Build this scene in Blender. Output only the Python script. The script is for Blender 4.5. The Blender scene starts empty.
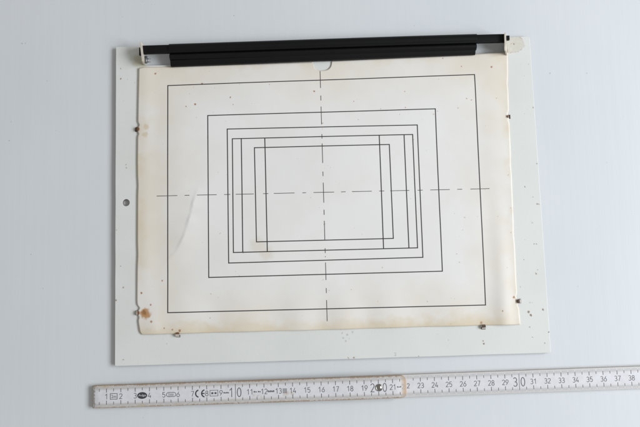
import bpy, bmesh, math, random
from mathutils import Vector, Matrix

S = 0.001                      # all shapes below are written in millimetres
scene = bpy.context.scene
COL = scene.collection
random.seed(7)

# ------------------------------------------------------------------ camera
cam_d = bpy.data.cameras.new('camera')
cam = bpy.data.objects.new('camera', cam_d); COL.objects.link(cam)
cam_d.sensor_width = 36.0
cam_d.lens = 36.5502
cam_d.clip_start = 0.01; cam_d.clip_end = 50
cam.location = (-0.01550, -0.06064, 0.46972)
cam.rotation_euler = (0.103896, -0.015431, -0.029818)
scene.camera = cam

# ------------------------------------------------------------------ world (room bounce) + window light
world = bpy.data.worlds.new('World'); scene.world = world; world.use_nodes = True
bg = world.node_tree.nodes['Background']
bg.inputs['Color'].default_value = (1.0, 0.99, 0.965, 1); bg.inputs['Strength'].default_value = 0.315

def area_light(name, loc, target, sx, sy, power, color):
    d = bpy.data.lights.new(name, 'AREA'); d.shape = 'RECTANGLE'; d.size = sx; d.size_y = sy
    d.energy = power; d.color = color
    o = bpy.data.objects.new(name, d); COL.objects.link(o); o.location = loc
    o.rotation_euler = (Vector(target) - Vector(loc)).to_track_quat('-Z', 'Y').to_euler()
    return o
area_light('window_light', (1.48, -0.08, 1.00), (0.05, -0.03, 0), 1.36, 0.68, 38.5, (0.885, 0.935, 1.0))

scene.view_settings.view_transform = 'Standard'
scene.view_settings.look = 'None'
scene.view_settings.exposure = 0.1
scene.view_settings.gamma = 1.0
scene.view_settings.use_curve_mapping = False
scene.render.engine = 'CYCLES'
scene.cycles.sample_clamp_indirect = 3.0

# ------------------------------------------------------------------ helpers
def link(name, me, mat=None, parent=None, smooth=False):
    o = bpy.data.objects.new(name, me); COL.objects.link(o)
    if mat is not None:
        for m in (mat if isinstance(mat, (list, tuple)) else [mat]): me.materials.append(m)
    if parent is not None: o.parent = parent
    if smooth:
        for p in me.polygons: p.use_smooth = True
    return o

def bm_obj(name, bm, mat=None, parent=None, smooth=False, auto=None):
    bmesh.ops.scale(bm, vec=(S, S, S), verts=bm.verts)
    bmesh.ops.recalc_face_normals(bm, faces=bm.faces)
    me = bpy.data.meshes.new(name); bm.to_mesh(me); bm.free()
    o = link(name, me, mat, parent, smooth or auto is not None)
    if auto is not None: me.set_sharp_from_angle(angle=math.radians(auto))
    return o

def empty(name, loc=(0, 0, 0), rz=0.0):
    o = bpy.data.objects.new(name, None); COL.objects.link(o)
    o.location = [c * S for c in loc]; o.rotation_euler = (0, 0, rz); o.empty_display_size = 0.02
    return o

def tag(o, label, cat, group=None):
    o['label'] = label; o['category'] = cat
    if group: o['group'] = group
    return o

def sheet(loops, z0, z1, bevel=0.0):
    """solid sheet with outer loop + hole loops (lists of xy), from z0 to z1"""
    bm = bmesh.new(); edges = []
    for lp in loops:
        vs = [bm.verts.new((x, y, z0)) for x, y in lp]
        for i in range(len(vs)): edges.append(bm.edges.new((vs[i], vs[(i + 1) % len(vs)])))
    bmesh.ops.triangle_fill(bm, use_beauty=True, use_dissolve=False, edges=edges)
    r = bmesh.ops.extrude_face_region(bm, geom=bm.faces[:])
    bmesh.ops.translate(bm, vec=(0, 0, z1 - z0), verts=[v for v in r['geom'] if isinstance(v, bmesh.types.BMVert)])
    bmesh.ops.recalc_face_normals(bm, faces=bm.faces)
    if bevel:
        es = [e for e in bm.edges if len(e.link_faces) == 2 and abs(e.verts[0].co.z - z1) < 1e-6 and abs(e.verts[1].co.z - z1) < 1e-6
              and e.calc_face_angle() > 0.8]
        bmesh.ops.bevel(bm, geom=es, offset=bevel, segments=2, affect='EDGES', profile=0.5)
    return bm

def rounded(pts, r, n=4):
    """round every corner of a polygon"""
    out = []; L = len(pts)
    for i in range(L):
        p = Vector(pts[i]); a = Vector(pts[i - 1]); b = Vector(pts[(i + 1) % L])
        rr = r[i] if isinstance(r, (list, tuple)) else r
        if rr <= 0: out.append((p.x, p.y)); continue
        d1 = (a - p).normalized() * rr; d2 = (b - p).normalized() * rr
        for k in range(n + 1):
            t = k / n
            q = (p + d1) * (1 - t) ** 2 + p * 2 * t * (1 - t) + (p + d2) * t ** 2
            out.append((q.x, q.y))
    return out

def circle(cx, cy, r, n=28):
    return [(cx + r * math.cos(2 * math.pi * k / n), cy + r * math.sin(2 * math.pi * k / n)) for k in range(n)]

def add_box(bm, x0, x1, y0, y1, z0, z1):
    v = [bm.verts.new((x, y, z)) for z in (z0, z1) for x, y in ((x0, y0), (x1, y0), (x1, y1), (x0, y1))]
    for f in ((3, 2, 1, 0), (4, 5, 6, 7), (0, 1, 5, 4), (1, 2, 6, 5), (2, 3, 7, 6), (3, 0, 4, 7)): bm.faces.new([v[i] for i in f])

def prism_x(prof, x0, x1, n=1, wob=None):
    """extrude a closed (y,z) profile along x"""
    bm = bmesh.new(); rings = []
    for k in range(n + 1):
        x = x0 + (x1 - x0) * k / n
        dy, dz = wob(x) if wob else (0, 0)
        rings.append([bm.verts.new((x, y + dy, z + dz)) for y, z in prof])
    m = len(prof)
    for a, b in zip(rings, rings[1:]):
        for i in range(m): bm.faces.new((a[i], a[(i + 1) % m], b[(i + 1) % m], b[i]))
    bm.faces.new(rings[0]); bm.faces.new(list(reversed(rings[-1])))
    return bm

def tube(bm, pts, r, n=8):
    rings = []
    P = [Vector(p) for p in pts]
    for i, p in enumerate(P):
        t = (P[min(i + 1, len(P) - 1)] - P[max(i - 1, 0)]).normalized()
        up = Vector((0, 0, 1)) if abs(t.z) < 0.9 else Vector((1, 0, 0))
        a = t.cross(up).normalized(); b = t.cross(a)
        rings.append([bm.verts.new(p + (a * math.cos(2 * math.pi * k / n) + b * math.sin(2 * math.pi * k / n)) * r) for k in range(n)])
    for a, b in zip(rings, rings[1:]):
        for k in range(n): bm.faces.new((a[k], a[(k + 1) % n], b[(k + 1) % n], b[k]))
    bm.faces.new(rings[0]); bm.faces.new(list(reversed(rings[-1])))

def smooth01(a, b, x):
    t = max(0.0, min(1.0, (x - a) / (b - a))); return t * t * (3 - 2 * t)

def interp(tab, x):
    if x <= tab[0][0]: return tab[0][1]
    for (a, va), (b, vb) in zip(tab, tab[1:]):
        if x <= b: return va + (vb - va) * (x - a) / (b - a)
    return tab[-1][1]

# ------------------------------------------------------------------ node helpers
class Mat:
    def __init__(self, name, rough=0.5, spec=0.5):
        self.m = bpy.data.materials.new(name); self.m.use_nodes = True
        self.t = self.m.node_tree; self.n = self.t.nodes
        self.b = self.n['Principled BSDF']
        self.b.inputs['Roughness'].default_value = rough
        self.b.inputs['Specular IOR Level'].default_value = spec
        tc = self.n.new('ShaderNodeTexCoord')
        mp = self.n.new('ShaderNodeVectorMath'); mp.operation = 'SCALE'; mp.inputs['Scale'].default_value = 1000.0
        self.t.links.new(tc.outputs['Object'], mp.inputs[0])
        self.co = mp.outputs[0]                     # object coordinates in millimetres
    def put(self, sock, v):
        if isinstance(v, bpy.types.NodeSocket): self.t.links.new(v, sock)
        elif v is not None: sock.default_value = v
    def math(self, op, a, b=None, c=None, clamp=False):
        n = self.n.new('ShaderNodeMath'); n.operation = op; n.use_clamp = clamp
        self.put(n.inputs[0], a)
        if b is not None: self.put(n.inputs[1], b)
        if c is not None: self.put(n.inputs[2], c)
        return n.outputs[0]
    def vec(self, op, a, b=None):
        n = self.n.new('ShaderNodeVectorMath'); n.operation = op
        self.put(n.inputs[0], a)
        if b is not None: self.put(n.inputs[1], b)
        return n.outputs['Value'] if op in ('DISTANCE', 'LENGTH') else n.outputs[0]
    def noise(self, scale, detail=3, rough=0.5, vec=None, color=False, stretch=None):
        v = vec if vec is not None else self.co
        if stretch: v = self.vec('MULTIPLY', v, stretch)
        n = self.n.new('ShaderNodeTexNoise'); n.inputs['Scale'].default_value = scale
        n.inputs['Detail'].default_value = detail; n.inputs['Roughness'].default_value = rough
        self.put(n.inputs['Vector'], v)
        return n.outputs['Color' if color else 'Fac']
    def rng(self, v, a, b, c=0.0, d=1.0, smooth=True):
        n = self.n.new('ShaderNodeMapRange'); n.interpolation_type = 'SMOOTHSTEP' if smooth else 'LINEAR'
        self.put(n.inputs[0], v)
        for i, k in zip((1, 2, 3, 4), (a, b, c, d)): self.put(n.inputs[i], k)
        return n.outputs[0]
    def mix(self, f, a, b):
        n = self.n.new('ShaderNodeMix'); n.data_type = 'RGBA'
        self.put(n.inputs['Factor'], f)
        for s, v in ((n.inputs[6], a), (n.inputs[7], b)):
            self.put(s, v if isinstance(v, bpy.types.NodeSocket) else (v[0], v[1], v[2], 1))
        return n.outputs[2]
    def warp(self, scale, amt):
        c = self.noise(scale, 2, color=True)
        d = self.vec('SUBTRACT', c, (0.5, 0.5, 0.5)); d = self.vec('MULTIPLY', d, (amt, amt, 0))
        flat = self.vec('MULTIPLY', self.co, (1, 1, 0))
        return self.vec('ADD', flat, d)
    def spots(self, P, lst, soft=0.55):
        """mask of round marks (x, y, radius, strength) in millimetres"""
        acc = None
        for x, y, r, s in lst:
            d = self.vec('DISTANCE', P, (x, y, 0))
            m = self.rng(d, r, r * soft, 0.0, s)
            acc = m if acc is None else self.math('MAXIMUM', acc, m)
        return acc
    def sep(self):
        n = self.n.new('ShaderNodeSeparateXYZ'); self.put(n.inputs[0], self.co); return n.outputs
    def bump(self, h, dist, strength=1.0):
        n = self.n.new('ShaderNodeBump'); n.inputs['Strength'].default_value = strength; n.inputs['Distance'].default_value = dist
        self.put(n.inputs['Height'], h); self.t.links.new(n.outputs[0], self.b.inputs['Normal'])
    def color(self, c):
        self.put(self.b.inputs['Base Color'], c if isinstance(c, bpy.types.NodeSocket) else (c[0], c[1], c[2], 1))
        return self.m

def plain(name, col, rough=0.5, metal=0.0, spec=0.5, var=0.12, scale=0.6):
    M = Mat(name, rough, spec); M.b.inputs['Metallic'].default_value = metal
    f = M.noise(scale, 4)
    return M.color(M.mix(f, [c * (1 - var) for c in col], [c * (1 + var) for c in col]))

# ------------------------------------------------------------------ materials
def mat_table():
    M = Mat('white_painted_board', 0.42, 0.35)
    streak = M.noise(0.22, 3, 0.6, stretch=(1.0, 0.035, 1.0))
    broad = M.noise(0.011, 3)
    fine = M.noise(1.1, 3, 0.6)
    c = M.mix(M.rng(broad, 0.3, 0.7), (0.648, 0.672, 0.682), (0.670, 0.690, 0.698))
    c = M.mix(M.rng(streak, 0.35, 0.7, 0, 0.10), c, (0.58, 0.59, 0.61))
    sp = M.noise(0.30, 1, 0.3)
    c = M.mix(M.rng(sp, 0.83, 0.85, 0, 0.4), c, (0.30, 0.28, 0.26))
    W = M.warp(0.8, 0.5)
    dots = M.spots(W, [(-224, 121, 0.6, .5), (-231, 62, 0.5, .4), (-205, 92, .4, .4), (-66.8, 138.9, .5, .5), (196, 88, .5, .5),
                       (206, 20, .4, .4), (-232, 48, .5, .5), (178, -70, .4, .4), (-206, -60, .4, .4), (-150, 140, .4, .3)])
    c = M.mix(dots, c, (0.2, 0.18, 0.17))
    M.bump(M.math('ADD', M.math('MULTIPLY', streak, 0.6), M.math('MULTIPLY', fine, 0.4)), 0.00012, 0.5)
    return M.color(c)

PLATE_SPECKS = [(-150.3, 99.1, .7, .8), (-150.2, 91.4, .9, .9), (-145.2, 90.7, .5, .4), (-146.6, 27.3, .6, .7), (-145.9, 25.0, .7, .7), (-148.1, -61.1, .9, .8),
    (-150.1, -45.8, .6, .7), (-148.1, -111.5, .7, .8), (147.3, -60.1, .9, .75), (148.4, -57.5, .6, .6), (140.0, -87.2, 1.3, .85), (141.6, -89.4, 1.2, .9), (150.5, -85.7, 1.0, .9),
    (106.1, -106.6, .8, .8), (106.7, -108.4, .9, .8), (153.6, -101.7, .7, .9), (143.1, 3.1, .7, .8), (151.1, -9.6, .8, .8), (152.5, -9.8, .7, .7), (146.9, -23.4, .6, .5),
    (147.0, -38.6, .7, .6), (148.8, -38.7, .7, .6), (135.3, -69.2, .6, .5), (140.0, -97.8, .7, .6), (141.7, -104.9, .6, .5), (150.0, -109.4, .8, .6), (141.5, 110.8, 1.0, .7), (139.6, 111, .6, .6),
    (152.9, 20, .8, .7), (153.0, 62, .7, .6), (151.5, 95, .6, .5), (-153, -20, .6, .6), (-153.2, -70, .8, .8), (60, -115.5, .7, .7), (10, -115.3, .8, .6), (14, -115.2, .8, .6)]
PLATE_GREY = [(6.3, -97.9, .9, .55), (9.8, -99.0, 1.0, .6), (6.8, -101.4, 1.0, .6), (8.6, -103.5, .9, .55), (11.2, -102.0, .7, .4), (13.7, -97.4, 1.1, .5), (43.4, -113.0, .8, .6), (43.5, -114.4, .7, .6),
    (141.5, -80.5, .8, .5), (143.2, -80.7, .8, .5), (74.3, -100.5, .6, .5), (81.5, -105.1, .6, .4), (-117.6, -101.5, .7, .5), (-120, -98, .5, .4), (-140, 88, .6, .4), (-148, 75, .5, .4)]

def mat_plate():
    M = Mat('grey_enamelled_sheet', 0.38, 0.45)
    n1 = M.noise(0.02, 3); n2 = M.noise(0.6, 4, 0.6)
    c = M.mix(M.rng(n1, 0.3, 0.7), (0.682, 0.688, 0.650), (0.714, 0.718, 0.684))
    c = M.mix(M.rng(n2, 0.5, 0.85, 0, 0.18), c, (0.50, 0.50, 0.46))
    x, y, z = M.sep()
    W = M.warp(0.16, 9.0)
    # flaked paint round the right hinge ear: bare priming coat with a stained rim
    d = M.vec('DISTANCE', W, (141.6, 110.0, 0))
    patch = M.rng(d, 6.6, 6.0)
    rim = M.math('MULTIPLY', M.rng(d, 7.1, 6.4), M.rng(d, 5.2, 6.2))
    c = M.mix(M.math('MULTIPLY', patch, M.rng(n2, 0.3, 0.6, 0.45, 0.95)), c, (0.62, 0.585, 0.50))
    c = M.mix(M.math('MULTIPLY', rim, M.rng(M.noise(0.5, 2), 0.4, 0.65, 0.0, 0.6)), c, (0.40, 0.31, 0.20))
    # brown shadow of the left ear, painted into the plate colour
    d2 = M.vec('DISTANCE', W, (-136.0, 104.5, 0))
    c = M.mix(M.rng(d2, 8.0, 2.5, 0, 0.55), c, (0.42, 0.38, 0.20))
    d3 = M.vec('DISTANCE', W, (128.0, 101.0, 0))
    W2 = M.warp(1.3, 1.9)
    c = M.mix(M.spots(W2, [(a, b, r, k * .7) for a, b, r, k in PLATE_GREY], 0.3), c, (0.25, 0.25, 0.25))
    c = M.mix(M.spots(W2, [(a, b, r, k * .95) for a, b, r, k in PLATE_SPECKS], 0.35), c, (0.17, 0.085, 0.035))
    # random chips of the paint, and dark brown down the sides of the sheet
    ch = M.noise(0.55, 2, 0.4)
    right = M.rng(x, 120, 150, 0.0, 1.0)
    thr = M.math('SUBTRACT', 0.80, M.math('MULTIPLY', right, 0.035))
    chip = M.rng(M.math('SUBTRACT', ch, thr), 0.0, 0.02, 0, 0.7)
    c = M.mix(chip, c, (0.26, 0.18, 0.10))
    side = M.rng(z, 1.75, 1.3)
    c = M.mix(M.math('MULTIPLY', side, 0.85), c, (0.12, 0.085, 0.06))
    M.bump(n2, 0.00006, 0.5)
    M.put(M.b.inputs['Roughness'], M.rng(n2, 0.2, 0.9, 0.34, 0.52))
    return M.color(c)

CARD_BROWN = [(-124.7, 94.4, 1.0, .85), (-90.6, 85.8, 1.0, .85), (-95.7, 70.5, 1.0, .9), (-102.3, 69.0, .8, .8), (-70.0, 74.8, .85, .9), (-68.0, 69.6, .6, .6), (-8.4, 78.1, .95, .9),
    (-41.1, 84.0, .6, .55), (20.4, 69.8, .6, .6), (40.0, 63.5, .6, .6), (-2.9, 53.9, .7, .8), (87.7, 100.8, .7, .7), (101.2, 94.1, .7, .7), (123.4, 93.2, 1.05, .8), (58.2, 76.2, .6, .6),
    (96.8, 62.6, .6, .55), (103.5, 69.6, .65, .65), (107.1, 68.5, .65, .65), (125.7, 69.4, .55, .6), (58.1, 64.1, .7, .6), (53.8, 59.0, .55, .5), (62.9, 40.0, .6, .55),
    (-120.4, -57.0, .8, .75), (-135.1, -65.4, 1.0, .9), (-128.5, -74.0, .9, .75), (-128.1, -85.6, 1.2, .75), (-119.1, -90.4, .7, .75), (-113.2, -91.7, .8, .8), (-108.2, -92.6, 1.3, .9),
    (120.8, -85.8, .7, .8), (36.5, -52.4, .6, .4), (130.5, -30, .5, .6), (131.5, -12, .5, .6), (131, 12, .5, .6), (126, -55, .4, .4), (129.8, -76.3, 1.2, .8), (105.5, -93.6, 1.2, .7)]
CARD_GREY = [(-99.6, 78.5, .6, .5), (-96.9, 83.5, .6, .5), (-94.9, 60.4, .55, .5), (-73.9, 57.2, .55, .5), (0.0, 22.4, .5, .5), (-40, 60, .4, .3), (-125, 80, .6, .3), (70, 55, .5, .3), (-112, 92, .5, .4), (-85, 95, .5, .4)]

def mat_card():
    M = Mat('yellowed_drawing_card', 0.62, 0.25)
    x, y, z = M.sep()
    n = M.noise(0.03, 4, 0.55); n2 = M.noise(0.12, 3); fib = M.noise(2.2, 3, 0.7)
    c = M.mix(M.rng(n, 0.3, 0.7), (0.765, 0.744, 0.708), (0.785, 0.768, 0.738))
    # ageing creeps in from the edges
    ex = M.math('SUBTRACT', 136.0, M.math('ABSOLUTE', x))
    eb = M.math('ADD', y, 95.5); et = M.math('SUBTRACT', 100.0, y)
    e = M.math('MINIMUM', ex, M.math('MINIMUM', M.math('MULTIPLY', eb, 1.2), M.math('MULTIPLY', et, 1.3)))
    e = M.math('ADD', e, M.math('MULTIPLY', M.math('SUBTRACT', n, 0.5), 30.0))
    e = M.math('ADD', e, M.math('MULTIPLY', M.math('SUBTRACT', n2, 0.5), 8.0))
    c = M.mix(M.rng(e, 52.0, 4.0, 0.0, M.rng(M.noise(0.018, 3, 0.6), 0.35, 0.62, 0.3, 0.95)), c, (0.735, 0.672, 0.574))
    c = M.mix(M.rng(e, 8.0, -3.0, 0.0, M.rng(M.noise(0.025, 3, 0.6), 0.40, 0.66, 0.05, 0.6)), c, (0.66, 0.55, 0.38))
    bottom = M.rng(M.math('ADD', eb, M.math('MULTIPLY', M.math('SUBTRACT', n2, 0.5), 14.0)), 11.0, 0.0, 0.0, M.rng(M.noise(0.03, 2), 0.35, 0.65, 0.35, 0.9))
    c = M.mix(bottom, c, (0.66, 0.56, 0.40))
    # foxing, rust and dirt with shapes of their own
    W = M.warp(0.30, 4.5); W2 = M.warp(1.4, 1.3)
    c = M.mix(M.spots(W, [(-131.2, 55.0, 2.6, .45), (-132.2, 48.8, 2.6, .45), (-46, -40, 7, .25), (-52, -34, 8, .22)], 0.4), c, (0.56, 0.44, 0.24))
    d = M.vec('DISTANCE', W, (-132.4, -79.6, 0))
    c = M.mix(M.rng(d, 4.9, 2.2, 0, 0.9), c, (0.47, 0.225, 0.07))
    c = M.mix(M.rng(M.vec('DISTANCE', W, (-133.2, -79.0, 0)), 2.4, 0.6, 0, 0.6), c, (0.20, 0.085, 0.03))
    c = M.mix(M.spots(W2, [(a, b, r, k * .7) for a, b, r, k in CARD_GREY], 0.3), c, (0.30, 0.28, 0.27))
    c = M.mix(M.spots(W2, CARD_BROWN, 0.35), c, (0.33, 0.125, 0.035))
    ch = M.noise(0.42, 1, 0.3)
    c = M.mix(M.rng(ch, 0.80, 0.82, 0, 0.45), c, (0.42, 0.30, 0.20))
    M.bump(M.math('ADD', M.math('MULTIPLY', fib, 0.5), n2), 0.00008, 0.45)
    return M.color(c)

def mat_rule(name, worn):
    M = Mat(name, 0.45, 0.4)
    x, y, z = M.sep()
    n = M.noise(0.25, 4, 0.6); n2 = M.noise(0.12, 3, 0.6, stretch=(0.35, 1, 1)); n3 = M.noise(0.9, 3, 0.6)
    c = M.mix(M.rng(n, 0.3, 0.75), (0.705, 0.695, 0.712), (0.645, 0.634, 0.645))
    e = M.math('SUBTRACT', 7.75, M.math('ABSOLUTE', y))
    e = M.math('ADD', e, M.math('MULTIPLY', M.math('SUBTRACT', n2, 0.5), 1.6 if worn else 0.8))
    grime = M.rng(e, 4.2, 2.2, 0, 0.75 if worn else 0.45)
    c = M.mix(grime, c, (0.52, 0.485, 0.435))
    if worn:
        c = M.mix(M.rng(M.math('ADD', e, M.math('MULTIPLY', M.math('SUBTRACT', n3, 0.5), 2.4)), 1.15, 0.1, 0, 0.85), c, (0.29, 0.175, 0.09))
        c = M.mix(M.math('MULTIPLY', M.rng(n2, 0.62, 0.72), M.rng(e, 4.0, 1.0, 0, 0.6)), c, (0.46, 0.36, 0.22))
        c = M.mix(M.rng(M.math('SUBTRACT', 219.6, M.math('ADD', x, M.math('MULTIPLY', n3, 3.0))), 3.4, -0.6, 0, 0.85), c, (0.46, 0.30, 0.16))
        W = M.warp(0.5, 2.0)
        c = M.mix(M.spots(W, [(136, -1.8, 2.4, .4), (139.5, -2.0, 1.8, .4), (133.6, -2.4, 1.6, .35), (112.5, -2.4, 1.3, .3), (115.5, -3.0, 1.1, .4), (118, -3.3, 1.0, .35)], .2), c, (0.42, 0.31, 0.15))
        c = M.mix(M.rng(M.math('ADD', x, M.math('MULTIPLY', M.math('SUBTRACT', n3, 0.5), 3.5)), 2.3, 1.2, 0, 0.8), c, (0.23, 0.19, 0.15))
        side = M.rng(M.math('SUBTRACT', z, M.math('MULTIPLY', M.math('MINIMUM', M.math('DIVIDE', x, 190.0), 1.0), 3.0)), 2.75, 2.2)
    else:
        side = M.rng(z, 2.75, 2.2)
    c = M.mix(M.math('MULTIPLY', side, 0.8), c, (0.36, 0.27, 0.18))
    M.bump(n3, 0.00008, 0.5)
    return M.color(c)

M_TABLE = mat_table(); M_PLATE = mat_plate(); M_CARD = mat_card()
M_RULE1 = mat_rule('worn_white_rule_blade', True); M_RULE2 = mat_rule('clean_white_rule_blade', False)
M_INK = plain('drawing_ink', (0.028, 0.025, 0.026), 0.6, var=0.35, scale=0.08)
M_INK2 = plain('thin_drawing_ink', (0.055, 0.05, 0.05), 0.6, var=0.35, scale=0.08)
M_PRINT = plain('rule_print', (0.085, 0.08, 0.088), 0.55, var=0.3, scale=0.3)
M_PRINT_DARK = plain('rule_print_dark', (0.045, 0.045, 0.05), 0.55, var=0.2)
M_PRINT_GREY = plain('rule_print_fine', (0.47, 0.465, 0.475), 0.55, var=0.2)
M_BLACK = plain('black_lacquered_metal', (0.0035, 0.0034, 0.0033), 0.45, spec=0.22, var=0.3, scale=0.12)
M_CREAM = plain('cream_painted_ear', (0.56, 0.505, 0.42), 0.5, var=0.3, scale=0.35)
M_TABPAINT = plain('grey_enamel_tab', (0.52, 0.48, 0.42), 0.6, var=0.35)
M_RUST = plain('rusted_steel', (0.15, 0.062, 0.026), 0.75, var=0.5, scale=1.2)
M_DARKSTEEL = plain('dark_steel', (0.072, 0.040, 0.024), 0.6, var=0.6, scale=1.0)
M_STEEL = plain('bright_steel', (0.40, 0.38, 0.35), 0.22, metal=1.0, var=0.1)
M_GREYWIRE = plain('grey_spring_steel', (0.16, 0.155, 0.15), 0.4, metal=0.6, var=0.2)

# ------------------------------------------------------------------ the surface
bm = bmesh.new(); add_box(bm, -620, 620, -480, 480, -22, 0)
table = bm_obj('table_top', bm, M_TABLE)
table['kind'] = 'structure'

# ------------------------------------------------------------------ mounting plate
ZP = 2.0
plate = tag(empty('mounting_plate', (0, 0, 1.0)), 'grey painted sheet metal plate with black clamp bar along its notched edge', 'metal plate')
tabs = [  # x, y, direction towards the card, look
    (-137.6, 53.0, 0.0, 'dark'), (-137.7, -79.2, 0.0, 'pale'), (-109.7, -95.0, 90.0, 'pale'),
    (106.9, -96.2, 90.0, 'dark_pale'), (133.3, 55.5, 180.0, 'thin'), (132.9, -79.2, 180.0, 'dark_pale')]
def slot(x, y, ang, w, d0, d1):
    c, s = math.cos(math.radians(ang)), math.sin(math.radians(ang))
    return [(x + d * c - t * s, y + d * s + t * c) for d, t in ((d0, -w), (d1, -w), (d1, w), (d0, w))]
def edge_pts(a, b, n, amp, seed):
    rnd = random.Random(seed); out = [a]
    nx, ny = -(b[1] - a[1]), (b[0] - a[0]); l = math.hypot(nx, ny)
    for k in range(1, n):
        t = k / n; d = rnd.uniform(-amp, amp)
        out.append((a[0] + (b[0] - a[0]) * t + nx / l * d, a[1] + (b[1] - a[1]) * t + ny / l * d))
    return out
TL, TR, BR, BL = (-153.8, 115.7), (153.7, 116.2), (154.2, -116.2), (-154.0, -115.7)
outer = rounded([TL, BL, BR, TR, (136.2, 116.2), (136.2, 100.9), (-132.8, 100.9), (-132.8, 115.7)], [0.8, 0.9, 0.9, 1.2, .4, .6, .6, .4], 3)
out2 = []
for i, p in enumerate(outer):
    q = outer[(i + 1) % len(outer)]
    L = math.hypot(q[0] - p[0], q[1] - p[1])
    out2 += edge_pts(p, q, max(1, int(L / 14)), 0.09 if L > 60 else 0, i)
holes = [circle(-146.3, -0.4, 2.55)]
for x, y, a, k in tabs:
    holes.append(slot(x, y, a, 1.5, -2.2, -0.7))
bm_obj('base_sheet', sheet([out2] + holes, -1.0, ZP, 0.2), M_PLATE, plate)

# hinge ears: strips of the sheet folded up at both ends of the notch
def ear(pts_yz, x_at, thick, parent):
    bm = bmesh.new(); rings = []
    nz = 8
    for side in (0, 1):
        rows = []
        for k in range(nz + 1):
            t = k / nz
            row = []
            for j in range(9):
                u = j / 8
                y0 = pts_yz[0][0] + (pts_yz[0][1] - pts_yz[0][0]) * u
                y1 = pts_yz[1][0] + (pts_yz[1][1] - pts_yz[1][0]) * u
                z = pts_yz[2](t, u)
                y = y0 + (y1 - y0) * t
                row.append(bm.verts.new((x_at(t, u) + (thick if side else 0), y, z)))
            rows.append(row)
        rings.append(rows)
    for rows in rings:
        for a, b in zip(rows, rows[1:]):
            for j in range(8): bm.faces.new((a[j], a[j + 1], b[j + 1], b[j]))
    A, B = rings
    for j in range(8):
        bm.faces.new((A[0][j], A[0][j + 1], B[0][j + 1], B[0][j])); bm.faces.new((A[-1][j], A[-1][j + 1], B[-1][j + 1], B[-1][j]))
    for k in range(nz):
        bm.faces.new((A[k][0], A[k + 1][0], B[k + 1][0], B[k][0])); bm.faces.new((A[k][-1], A[k + 1][-1], B[k + 1][-1], B[k][-1]))
    return bm_obj('hinge_ear', bm, M_CREAM, parent, auto=40)
ear(((101.0, 115.3), (101.6, 115.0), lambda t, u: 0.6 + t * (11.8 - 2.6 * (1 - smooth01(0, .45, u)))),
    lambda t, u: -133.6 + 0.9 * (1 - u) * t + 0.5 * math.sin(u * 3.0 + 0.3) * t - 0.25 * t, 1.15, plate)
ear(((101.2, 116.0), (103.2, 115.9), lambda t, u: 0.6 + t * (11.6 - 2.4 * (1 - smooth01(0, .5, u)))),
    lambda t, u: 135.3 - 3.6 * t ** 1.3 - 0.35 * math.sin(u * 3.0) * t, 1.0, plate)

# black clamp bar hung between the ears
clamp = empty('clamp_bar', (0, 0, 0)); clamp.parent = plate
skew = 0.0068
def wob(x): return (x * skew + 0.35 * math.sin(x * 0.011 + 0.5), 0.15 * math.sin(x * 0.02))
def arc(cy, cz, r, a0, a1, n):
    return [(cy + r * math.cos(math.radians(a0 + (a1 - a0) * k / n)), cz + r * math.sin(math.radians(a0 + (a1 - a0) * k / n))) for k in range(n + 1)]
flat_rod = rounded([(108.6, 6.2), (114.9, 6.2), (114.9, 9.3), (108.6, 9.3)], 0.9, 3)
bm_obj('pivot_rod', prism_x(flat_rod, -132.9, 133.0, 30, wob), M_BLACK, clamp, auto=40)
tip = rounded([(110.2, 6.6), (113.6, 6.6), (113.6, 9.0), (110.2, 9.0)], 0.4, 2)
bm_obj('rod_tip', prism_x(tip, 133.0, 136.3, 1, wob), M_BLACK, clamp, auto=40)
tip2 = rounded([(107.8, 6.4), (113.6, 6.4), (113.6, 8.8), (107.8, 8.8)], 0.4, 2)
bm_obj('rod_tip', prism_x(tip2, -135.0, -132.9, 1, wob), M_BLACK, clamp, auto=40)
sleeve = [(116.0, 5.0)] + arc(112.3, 6.6, 3.7, 0, 180, 12) + [(108.6, 5.0)]
bm_obj('sleeve', prism_x(sleeve, -113.4, 112.3, 40, wob), M_BLACK, clamp, auto=40)
rib = [(108.55, 4.6), (108.55, 7.3)] + arc(106.6, 6.9, 1.75, 60, 150, 5) + [(104.2, 6.9), (104.2, 4.6)]
bm_obj('rib', prism_x(rib, -113.2, 111.9, 40, wob), M_BLACK, clamp, auto=40)
lip = [(104.15, 4.7), (104.15, 6.2), (103.4, 6.75), (102.6, 6.5), (100.6, 5.7), (99.6, 5.0), (99.3, 3.6), (99.9, 3.5), (100.3, 4.4)]
bm_obj('pressing_lip', prism_x(lip, -113.0, 111.4, 40, lambda x: (wob(x)[0] + 0.3 + 1.5 * (x + 113) / 225, wob(x)[1])), M_BLACK, clamp, auto=40)

# little wire spring beside the left ear
bm = bmesh.new()
tube(bm, [(-132.4, 105.2, 4.4), (-130.4, 105.2, 4.2), (-127.9, 105.3, 4.0)], 0.45)
tube(bm, [(-132.4, 103.0, 4.4), (-130.4, 102.9, 4.2), (-127.9, 102.8, 4.0)], 0.45)
tube(bm, [(-131.2, 107.0, 4.2), (-131.2, 104.4, 4.2), (-131.2, 102.0, 4.2)], 1.1)
bm_obj('wire_spring', bm, M_GREYWIRE, plate, smooth=True)

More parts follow.
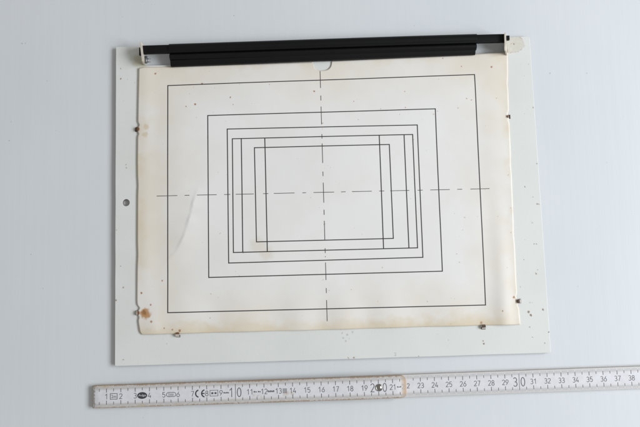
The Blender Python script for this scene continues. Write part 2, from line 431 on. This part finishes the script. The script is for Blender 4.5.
# bent retaining tabs
def make_tab(x, y, ang, look):
    w = {'thin': 1.0}.get(look, 1.35)
    k_ = 0.72
    prof = [(-2.9, 1.2), (-2.5, 2.3), (-1.9, 3.2), (-1.0, 3.75), (0.0, 3.9), (1.1, 3.75), (1.8, 3.55)]
    if look == 'thin': prof = [(-1.6, 1.2), (-1.3, 2.4), (-0.8, 3.2), (0.0, 3.7), (0.8, 3.6)]
    prof = [(d * k_ if i else d * k_, 2.0 + (z - 2.0) * (0.85 if z > 2 else 1)) for i, (d, z) in enumerate(prof)]
    th = 0.45
    bm = bmesh.new(); c, s = math.cos(math.radians(ang)), math.sin(math.radians(ang))
    rnd = random.Random(int(x * 7 + y)); rows = []
    for i, (d, z) in enumerate(prof):
        ww = w * (1.0 if i < len(prof) - 2 else (0.92 if i < len(prof) - 1 else 0.66))
        row = []
        for t, zz in ((-ww, z), (ww, z), (ww, z + th), (-ww, z + th)):
            dd = d + rnd.uniform(-.12, .12); tt = t + rnd.uniform(-.1, .1)
            row.append(bm.verts.new((x + dd * c - tt * s, y + dd * s + tt * c, zz)))
        rows.append(row)
    n = len(rows)
    for i, (a, b) in enumerate(zip(rows, rows[1:])):
        fr = (i + 0.5) / (n - 1)
        mi = {'pale': 0 if fr < 0.62 else 1, 'dark_pale': 0 if fr < 0.42 else 2, 'dark': 2 if fr < 0.75 else 1, 'thin': 0 if fr < .45 else 1}[look]
        for k in range(4):
            f = bm.faces.new((a[k], a[(k + 1) % 4], b[(k + 1) % 4], b[k]))
            f.material_index = mi if k == 2 else 1
    bm.faces.new(rows[0]).material_index = 1
    bm.faces.new(rows[-1]).material_index = 1
    bm_obj('tab', bm, [M_TABPAINT, M_RUST, M_DARKSTEEL], plate, auto=50)
for a in tabs: make_tab(*a)

# ------------------------------------------------------------------ drawing card
LEFT = [(-94.4, -134.4), (-93.6, -135.6), (-92.0, -136.5), (-85.7, -137.5), (-70.2, -138.5), (-49.0, -138.3), (-20.4, -138.1), (8.6, -137.9), (30.6, -138.1), (52.8, -137.8), (75.2, -137.4), (98.6, -136.9)]
RIGHT = [(-95.8, 133.5), (-85.5, 133.1), (-78.4, 132.5), (-64.1, 132.3), (-42.6, 132.8), (-13.5, 133.1), (23.3, 133.9), (59.2, 134.4), (83.5, 135.2), (104.2, 136.3)]
TOP = [(-137, 98.7), (-134, 99.3), (-92, 99.5), (-48, 99.7), (-3.5, 100.3), (56, 101.8), (93, 102.8), (136.3, 104.1)]
BOTTOM = [(-138, -94.4), (-94, -94.6), (-52, -94.8), (-9, -95.1), (48, -95.1), (83, -95.3), (112, -95.5), (134, -95.8)]
def top_edge(x): return interp(TOP, x)
def thumb_notch(x):
    t = abs((x + 2.95) / 6.9)
    return 6.7 * (1 - t ** 2.5) ** (1 / 2.5) if t < 1 else 0.0
CREASE = [(-95.2, 10.5), (-96.0, 7.4), (-98.9, -2.0), (-100.4, -9.2), (-102.7, -16.4), (-105.6, -25.6), (-110.7, -35.5), (-118.6, -43.9), (-124, -48)]
def crease_sd(x, y):
    best = 1e9; sg = 1; tt = 0
    for i, (a, b) in enumerate(zip(CREASE, CREASE[1:])):
        dx, dy = b[0] - a[0], b[1] - a[1]; L2 = dx * dx + dy * dy
        t = max(0, min(1, ((x - a[0]) * dx + (y - a[1]) * dy) / L2))
        px, py = a[0] + dx * t, a[1] + dy * t
        d = math.hypot(x - px, y - py)
        if d < best:
            best = d; sg = 1 if (dx * (y - py) - dy * (x - px)) > 0 else -1; tt = (i + t) / (len(CREASE) - 1)
    return best, sg, tt
def card_z(x, y):
    """top face of the card: it lies on the plate, slightly cockled, with curled edges and one crease"""
    z = 2.75
    ex = smooth01(0, 34, 136 - abs(x)); ey = smooth01(0, 30, min(y + 95.5, 101 - y))
    z += 0.55 * ex * ey
    z += 0.38 * math.sin(x * 0.045 + 0.8) * math.sin(y * 0.05 + 0.4) * ex * ey
    b = smooth01(-52, -95, y)
    z += b * (0.34 * math.sin(x * 0.17 + 0.9 * math.sin(x * 0.043)) + 0.22) * smooth01(0, 18, 136 - abs(x))
    z += 0.95 * math.exp(-((x - 122.5) / 6.5) ** 2) * smooth01(15, -62, y)
    z += 0.45 * math.exp(-((x - 124) / 12) ** 2) * smooth01(-20, 20, y)
    z += 0.8 * math.exp(-((x + 126) / 8) ** 2) * smooth01(-62, -90, y)
    z += 0.35 * math.exp(-((x + 132) / 6) ** 2) * smooth01(-80, -40, y)
    z += 0.65 * math.exp(-((x + 104 - 0.25 * (y + 24)) / 12) ** 2 - ((y + 26) / 17) ** 2)
    if -128 < x < -72 and -60 < y < 22:
        d, sg, t = crease_sd(x, y)
        fade = smooth01(.02, .24, t) * smooth01(.98, .55, t) * (0.75 + 0.25 * math.sin(t * 31))
        if sg > 0: z += fade * (0.30 + 0.50 * smooth01(0, 0.95, d)) * math.exp(-d / 7.0)
        else: z += fade * 0.30 * math.exp(-d / 6.0)
    return z
cols = sorted(set([round(i / 272, 5) for i in range(273)] + [round((137.5 - 2.95 + 6.9 * k) / 271.5, 5) for k in (-1.012, -.999, -.985, -.96, -.92, -.87, .87, .92, .96, .985, .999, 1.012)]))
rows = 196
vs = []
for u in cols:
    x0 = -137.5 + 271.5 * u; yb = interp(BOTTOM, x0); yt = top_edge(x0)
    for k in range(rows + 1):
        y = yb + (yt - yb) * k / rows
        y -= thumb_notch(x0) * max(0.0, (k / rows - 0.86) / 0.14)
        xl, xr = interp(LEFT, y), interp(RIGHT, y)
        for yn, d, w_ in ((56.2, 1.1, 1.6), (49.6, 0.8, 1.2), (-75.8, 1.6, 1.5), (-82.3, .7, 1.3), (12, .3, 5), (-38, .35, 7)): xl += d * math.exp(-((y - yn) / w_) ** 2)
        for yn, d, w_ in ((57.0, 1.1, 1.8), (52.4, .7, 1.0), (-75.6, .9, 1.6), (-82.0, .6, 1.2), (20, .4, 5), (-30, .4, 6), (80, .35, 4)): xr -= d * math.exp(-((y - yn) / w_) ** 2)
        x = xl + (xr - xl) * u
        vs.append((x * S, y * S, (card_z(x, y)) * S))
fs = []
R1 = rows + 1
for i in range(len(cols) - 1):
    for k in range(rows):
        a = i * R1 + k
        fs.append((a, a + R1, a + R1 + 1, a + 1))
me = bpy.data.meshes.new('drawing_card'); me.from_pydata(vs, [], fs)
card = link('drawing_card', me, M_CARD, None, smooth=True)
md = card.modifiers.new('thickness', 'SOLIDIFY'); md.thickness = 0.0003; md.offset = -1
card.location.z = 0.001
tag(card, 'yellowed card with nested rectangles drawn in black, lying on the grey plate', 'card')

def ribbon(bm, a, b, w, step=1.5, lift=0.035):
    a = Vector((a[0], a[1])); b = Vector((b[0], b[1])); d = (b - a); L = d.length; d = d / L
    n = Vector((-d.y, d.x)) * (w / 2); m = max(1, int(L / step)); prev = None
    for k in range(m + 1):
        p = a + d * (L * k / m)
        l, r = p + n, p - n
        cur = (bm.verts.new((l.x, l.y, card_z(l.x, l.y) + lift)), bm.verts.new((r.x, r.y, card_z(r.x, r.y) + lift)))
        if prev: bm.faces.new((prev[0], prev[1], cur[1], cur[0]))
        prev = cur
RECTS = [
    [(-115.6, 85.1), (110.5, 87.7), (109.2, -81.2), (-116.5, -79.7)],
    [(-86.6, 61.8), (80.1, 62.5), (79.4, -56.3), (-87.3, -55.8)],
    [(-72.6, 51.4), (66.3, 50.8), (65.9, -46.0), (-73.0, -46.0)],
    [(-69.0, 44.1), (62.6, 43.8), (62.4, -39.1), (-69.5, -38.6)],
    [(-53.1, 37.1), (45.2, 36.8), (45.3, -31.8), (-52.9, -31.5)]]
for i, q in enumerate(RECTS):
    bm = bmesh.new(); w = 0.70
    for k in range(4):
        a, b = Vector(q[k]), Vector(q[(k + 1) % 4]); d = (b - a).normalized() * w / 2
        ribbon(bm, a - d, b + d, w, lift=0.035 + 0.012 * (k % 2))
    bm_obj('drawn_rectangle', bm, M_INK, card)
for a, b in (((-62.5, 44.1), (-62.8, -38.7)), ((-45.4, 44.0), (-45.3, -38.8)), ((38.1, 43.9), (38.0, -38.9)), ((56.3, 43.8), (56.2, -39.0))):
    bm = bmesh.new(); ribbon(bm, a, b, 0.70, lift=0.06); bm_obj('drawn_line', bm, M_INK, card)
H = [(-124.0, -109.1), (-103.8, -100.4), (-95.0, -80.9), (-75.5, -71.1), (-67.2, -54.2), (-47.4, -43.7), (-39.7, -24.8), (-19.1, -16.5), (-11.1, 3.8), (8.8, 12.1), (16.8, 31.1), (36.5, 40.1), (44.5, 58.3), (64.4, 68.1), (73.6, 87.8), (93.3, 96.8), (102.8, 116.7)]
bm = bmesh.new()
for a, b in H: ribbon(bm, (a, 2.95 - a * 0.0052), (b, 2.95 - b * 0.0052), 0.42, lift=0.072)
bm_obj('drawn_centre_line', bm, M_INK2, card)
V = [(93.3, 80.4), (74.7, 71.0), (66.4, 53.0), (45.8, 42.5), (38.8, 24.4), (18.1, 14.8), (10.0, -4.6), (-9.7, -13.4), (-17.7, -31.8), (-37.4, -40.9), (-43.2, -43.8), (-47.6, -60.1), (-65.8, -69.3), (-74.3, -89.1)]
bm = bmesh.new()
for a, b in V: ribbon(bm, (-3.85 + a * 0.0022, a), (-3.85 + b * 0.0022, b), 0.42, lift=0.084)
bm_obj('drawn_centre_line', bm, M_INK2, card)

# ------------------------------------------------------------------ folding rule
rule = tag(empty('folding_rule', (-169.65, -136.48, 0), 0.00266), 'worn white folding rule with printed centimetre numerals lying below the plate', 'ruler')
def z1(x): return 3.0 * min(max(x, 0) / 190.0, 1.0)
# first blade: slopes from the table up onto the second one
def blade(outline_top, z_of, th, mat, nseg=24):
    bm = sheet([outline_top], 0, th, 0.35)
    for v in bm.verts: v.co.z += z_of(v.co.x)
    return bm_obj('blade', bm, mat, rule, auto=40)
def long_outline(x0, x1, w, r, n, seed, amp):
    pts = rounded([(x0, -w), (x1, -w), (x1, w), (x0, w)], r, 4)
    out = []
    for i, p in enumerate(pts):
        q = pts[(i + 1) % len(pts)]; L = math.hypot(q[0] - p[0], q[1] - p[1])
        out += edge_pts(p, q, max(1, int(L / 5)) if L > 60 else 1, amp if L > 60 else 0, seed + i)
    return out
b1 = blade(long_outline(0.2, 219.6, 7.75, [0.9, 4.2, 4.2, 0.9], 4, 3, 0.06), z1, 3.0, M_RULE1)
b2 = blade(long_outline(180, 415, 7.75, [3, 3, 3, 3], 4, 9, 0.04), lambda x: 0.0, 3.0, M_RULE2)

def top_z(x, seg): return (z1(x) + 3.0 if seg == 1 else 3.0) + 0.03
def finish(bm, name, mat, seg, parent, lift=0.0):
    for v in bm.verts: v.co.z += top_z(v.co.x, seg) + lift
    return bm_obj(name, bm, mat, parent)
def quad(bm, x0, x1, y0, y1):
    bm.faces.new([bm.verts.new(c) for c in ((x0, y0, 0), (x1, y0, 0), (x1, y1, 0), (x0, y1, 0))])
def seg_of(x): return 1 if x < 219 else 2
rnd = random.Random(3)
for seg, bl in ((1, b1), (2, b2)):
    lo, hi = (1, 219) if seg == 1 else (221, 395)
    bmf = bmesh.new(); bmc = bmesh.new()
    for k in range(lo, hi + 1):
        if k % 10 == 0:
            if k % 100 == 0 and k != 200: quad(bmc, k - .16, k + .16, -5.9, 5.9); continue
            L = 5.0; bmx = bmc; w = 0.2
        elif k % 5 == 0: L = 4.2; bmx = bmc; w = 0.18
        else: L = 2.9; bmx = bmf; w = 0.15
        off = 1.0 if bmx is bmf else 2.2
        for s in (-1, 1):
            y0, y1 = sorted((s * (7.75 - off), s * (7.75 - L)))
            quad(bmx, k - w, k + w, y0, y1)
    finish(bmf, 'millimetre_marks', M_PRINT_GREY, seg, bl)
    finish(bmc, 'centimetre_marks', M_PRINT, seg, bl, 0.012)

_cache = {}
def text_pts(s):
    if s in _cache: return _cache[s]
    cu = bpy.data.curves.new('txt', 'FONT'); cu.body = s; cu.size = 1.0; cu.resolution_u = 3
    ob = bpy.data.objects.new('txt', cu); COL.objects.link(ob)
    dg = bpy.context.evaluated_depsgraph_get(); dg.update()
    me = ob.evaluated_get(dg).to_mesh()
    V = [(v.co.x, v.co.y) for v in me.vertices]; F = [tuple(p.vertices) for p in me.polygons]
    ob.evaluated_get(dg).to_mesh_clear()
    bpy.data.objects.remove(ob); bpy.data.curves.remove(cu)
    x0 = min(v[0] for v in V); x1 = max(v[0] for v in V); y0 = min(v[1] for v in V); y1 = max(v[1] for v in V)
    _cache[s] = ([((x - (x0 + x1) / 2), (y - (y0 + y1) / 2)) for x, y in V], F, x1 - x0, y1 - y0)
    return _cache[s]
def letters(bm, s, cx, cy, h, w=None, slant=0.0):
    V, F, tw, th = text_pts(s); ky = h / th; kx = ky if w is None else w / tw
    vv = [bm.verts.new((cx + x * kx + y * ky * slant, cy + y * ky, 0)) for x, y in V]
    for f in F:
        try: bm.faces.new([vv[i] for i in f])
        except ValueError: pass
def ell(cx, cy, rx, ry, a0, a1, n=16):
    return [(cx + rx * math.cos(math.radians(a0 + (a1 - a0) * k / n)), cy + ry * math.sin(math.radians(a0 + (a1 - a0) * k / n))) for k in range(n + 1)]
SIX = [(.44, .99), (.30, .78)] + ell(.28, .30, .25, .29, 150, -205, 22)
DIGITS = {'0': [ell(.28, .5, .25, .49, 90, 450, 24)], '1': [[(.08, .74), (.34, .98), (.34, 0)]],
    '2': [ell(.28, .72, .24, .26, 165, -35, 12) + [(.04, .02), (.54, .02)]],
    '3': [ell(.27, .745, .22, .24, 150, -70, 12) + [(.24, .515)] + ell(.27, .26, .25, .25, 70, -150, 14)],
    '4': [[(.56, .27), (.04, .27), (.36, 1)], [(.43, .5), (.43, 0)]],
    '5': [[(.50, .98), (.11, .98), (.08, .54)] + ell(.27, .32, .25, .30, 125, -150, 16)],
    '6': [SIX], '7': [[(.03, .98), (.52, .98), (.20, 0)]],
    '8': [ell(.28, .745, .20, .235, 90, 450, 20), ell(.28, .26, .25, .255, 90, 450, 20)],
    '9': [[(.56 - x, 1 - y) for x, y in SIX]]}
def stroke(bm, pts, w, dz=0.0):
    P = [Vector(p) for p in pts]; closed = (P[0] - P[-1]).length < 1e-6; n = len(P); prev = None
    for i in range(n):
        a = P[i - 1] if i else (P[-2] if closed else None); b = P[i + 1] if i < n - 1 else (P[1] if closed else None)
        d1 = (P[i] - a).normalized() if a is not None else None; d2 = (b - P[i]).normalized() if b is not None else None
        d1 = d1 or d2; d2 = d2 or d1
        n1 = Vector((-d1.y, d1.x)); n2 = Vector((-d2.y, d2.x)); m = (n1 + n2)
        m = m.normalized() if m.length > 1e-4 else n1
        k = w / 2 / max(0.45, m.dot(n1)); l, r = P[i] + m * k, P[i] - m * k
        cur = (bm.verts.new((l.x, l.y, dz)), bm.verts.new((r.x, r.y, dz)))
        if prev: bm.faces.new((prev[0], prev[1], cur[1], cur[0]))
        prev = cur
def text(bm, s, cx, cy, h, w, slant=0.0, sw=0.36):
    """plain condensed numerals drawn with a pen of constant width"""
    n = len(s); adv = 0.70; full = adv * (n - 1) + 0.56; kx = w / full
    for i, ch in enumerate(s):
        for j, path in enumerate(DIGITS[ch]):
            stroke(bm, [(cx - w / 2 + (x + i * adv) * kx, cy + (y - .5) * h) for x, y in path], sw, 0.006 * j)
blades = {1: b1, 2: b2}
for k in range(1, 40):
    x = k * 10.0; seg = seg_of(x)
    if k in (10, 30):
        for s, dx in ((str(k)[0], -2.9), (str(k)[1], 2.6)):
            bm = bmesh.new(); text(bm, s, x + dx, 0.0, 6.1, 2.9, sw=.5); finish(bm, 'numeral', M_PRINT, seg, blades[seg], .02)
    elif k == 20:
        for s, dx in (('2', -4.2), ('0', 4.4)):
            bm = bmesh.new(); text(bm, s, x + dx, 0.0, 5.8, 2.7, sw=.45); finish(bm, 'numeral', M_PRINT, seg, blades[seg], .02)
    elif k == 22:
        bm = bmesh.new(); text(bm, '2', 217.3, 0.0, 3.3, 1.8); finish(bm, 'numeral', M_PRINT_GREY, 1, b1, .02)
        bm = bmesh.new(); text(bm, '2', 221.3, 0.0, 3.3, 1.8); finish(bm, 'numeral', M_PRINT, 2, b2, .02)
    elif k > 10:
        bm = bmesh.new(); text(bm, str(k), x + 0.1, 0.0, 3.5, 4.4); finish(bm, 'numeral', M_PRINT, seg, blades[seg], .02)
    else:
        bm = bmesh.new(); text(bm, str(k), x, 0.0, 3.5, 2.1); finish(bm, 'numeral', M_PRINT, seg, blades[seg], .02)

def frame_rect(bm, x0, x1, y0, y1, w):
    quad(bm, x0, x1, y1 - w, y1); quad(bm, x0, x1, y0, y0 + w); quad(bm, x0, x0 + w, y0 + w, y1 - w); quad(bm, x1 - w, x1, y0 + w, y1 - w)
def ring(bm, cx, cy, r0, r1, a0, a1, n=18, sx=1.0):
    prev = None
    for k in range(n + 1):
        a = math.radians(a0 + (a1 - a0) * k / n)
        cur = (bm.verts.new((cx + r0 * sx * math.cos(a), cy + r0 * math.sin(a), 0)), bm.verts.new((cx + r1 * sx * math.cos(a), cy + r1 * math.sin(a), 0)))
        if prev: bm.faces.new((prev[0], prev[1], cur[1], cur[0]))
        prev = cur
def mark(bm, name, mat=None, lift=.02): return finish(bm, name, mat or M_PRINT, 1, b1, lift)
bm = bmesh.new(); frame_rect(bm, 12.5, 17.6, -2.1, 2.1, .35); letters(bm, '2m', 15.05, 0, 2.2, 3.3); mark(bm, 'boxed_mark')
bm = bmesh.new(); bm.faces.new([bm.verts.new((34.9 + 3.5 * math.cos(a * math.pi / 16), 2.3 * math.sin(a * math.pi / 16), 0)) for a in range(32)]); oval = mark(bm, 'oval_logo', M_PRINT_DARK)
bm = bmesh.new(); letters(bm, 'Adga', 34.9, -0.05, 1.75, 5.4, 0.2); mark(bm, 'logo_lettering', M_RULE2, .04)
bm = bmesh.new(); ring(bm, 53.3, 0, 1.25, 1.6, 90, 270, 10); ring(bm, 57.0, 0, 1.25, 1.6, -90, 90, 10); quad(bm, 53.3, 57.0, 1.25, 1.6); quad(bm, 53.3, 57.0, -1.6, -1.25)
quad(bm, 53.4, 53.65, -1.2, 1.2); quad(bm, 54.1, 56.9, .3, .55); quad(bm, 54.1, 56.9, -.35, -.1); quad(bm, 54.1, 56.9, -.9, -.7); mark(bm, 'pill_mark')
bm = bmesh.new(); ring(bm, 74.6, 0, 1.95, 2.8, 100, 260, 16); mark(bm, 'conformity_letter', M_PRINT_DARK)
bm = bmesh.new(); ring(bm, 78.8, 0, 1.95, 2.8, 100, 260, 16); quad(bm, 76.6, 78.5, -.38, .38); mark(bm, 'conformity_letter', M_PRINT_DARK)
bm = bmesh.new(); frame_rect(bm, 82.1, 87.9, -2.1, 2.1, .32); quad(bm, 83.2, 84.6, -.7, .6); quad(bm, 85.4, 86.8, -.7, .6); mark(bm, 'boxed_mark')
def small_bars(x0, x1, h, parts, name='printed_strip'):
    bm = bmesh.new(); w = (x1 - x0) / parts
    for k in range(parts):
        quad(bm, x0 + k * w + .12, x0 + (k + 1) * w - .12, -h / 2, h / 2 - (0.25 if k % 2 else 0))
    mark(bm, name)
small_bars(91.6, 95.6, 1.0, 4); small_bars(112.6, 115.0, .9, 2); small_bars(115.6, 117.8, .9, 2); small_bars(122.4, 127.2, 1.3, 5); small_bars(212.9, 216.0, .8, 3)
bm_ = bmesh.new()
for k in range(4): quad(bm_, 133.0, 136.0, -1.55 + k * .85, -1.1 + k * .85)
mark(bm_, 'printed_block')
# rivet of the joint at 20
bm = bmesh.new(); prev = None; n = 24
prof = [(2.55, 0.0), (2.5, .35), (2.2, .5), (1.95, .42), (1.9, .3), (1.55, .62), (0.95, .92), (0.4, 1.05)]
ringsv = [[bm.verts.new((200.4 + r * math.cos(2 * math.pi * k / n), r * math.sin(2 * math.pi * k / n), 6.0 + z)) for k in range(n)] for r, z in prof]
for a, b in zip(ringsv, ringsv[1:]):
    for k in range(n): bm.faces.new((a[k], a[(k + 1) % n], b[(k + 1) % n], b[k]))
bm.faces.new(ringsv[-1])
bm_obj('rivet', bm, M_STEEL, rule, smooth=True)
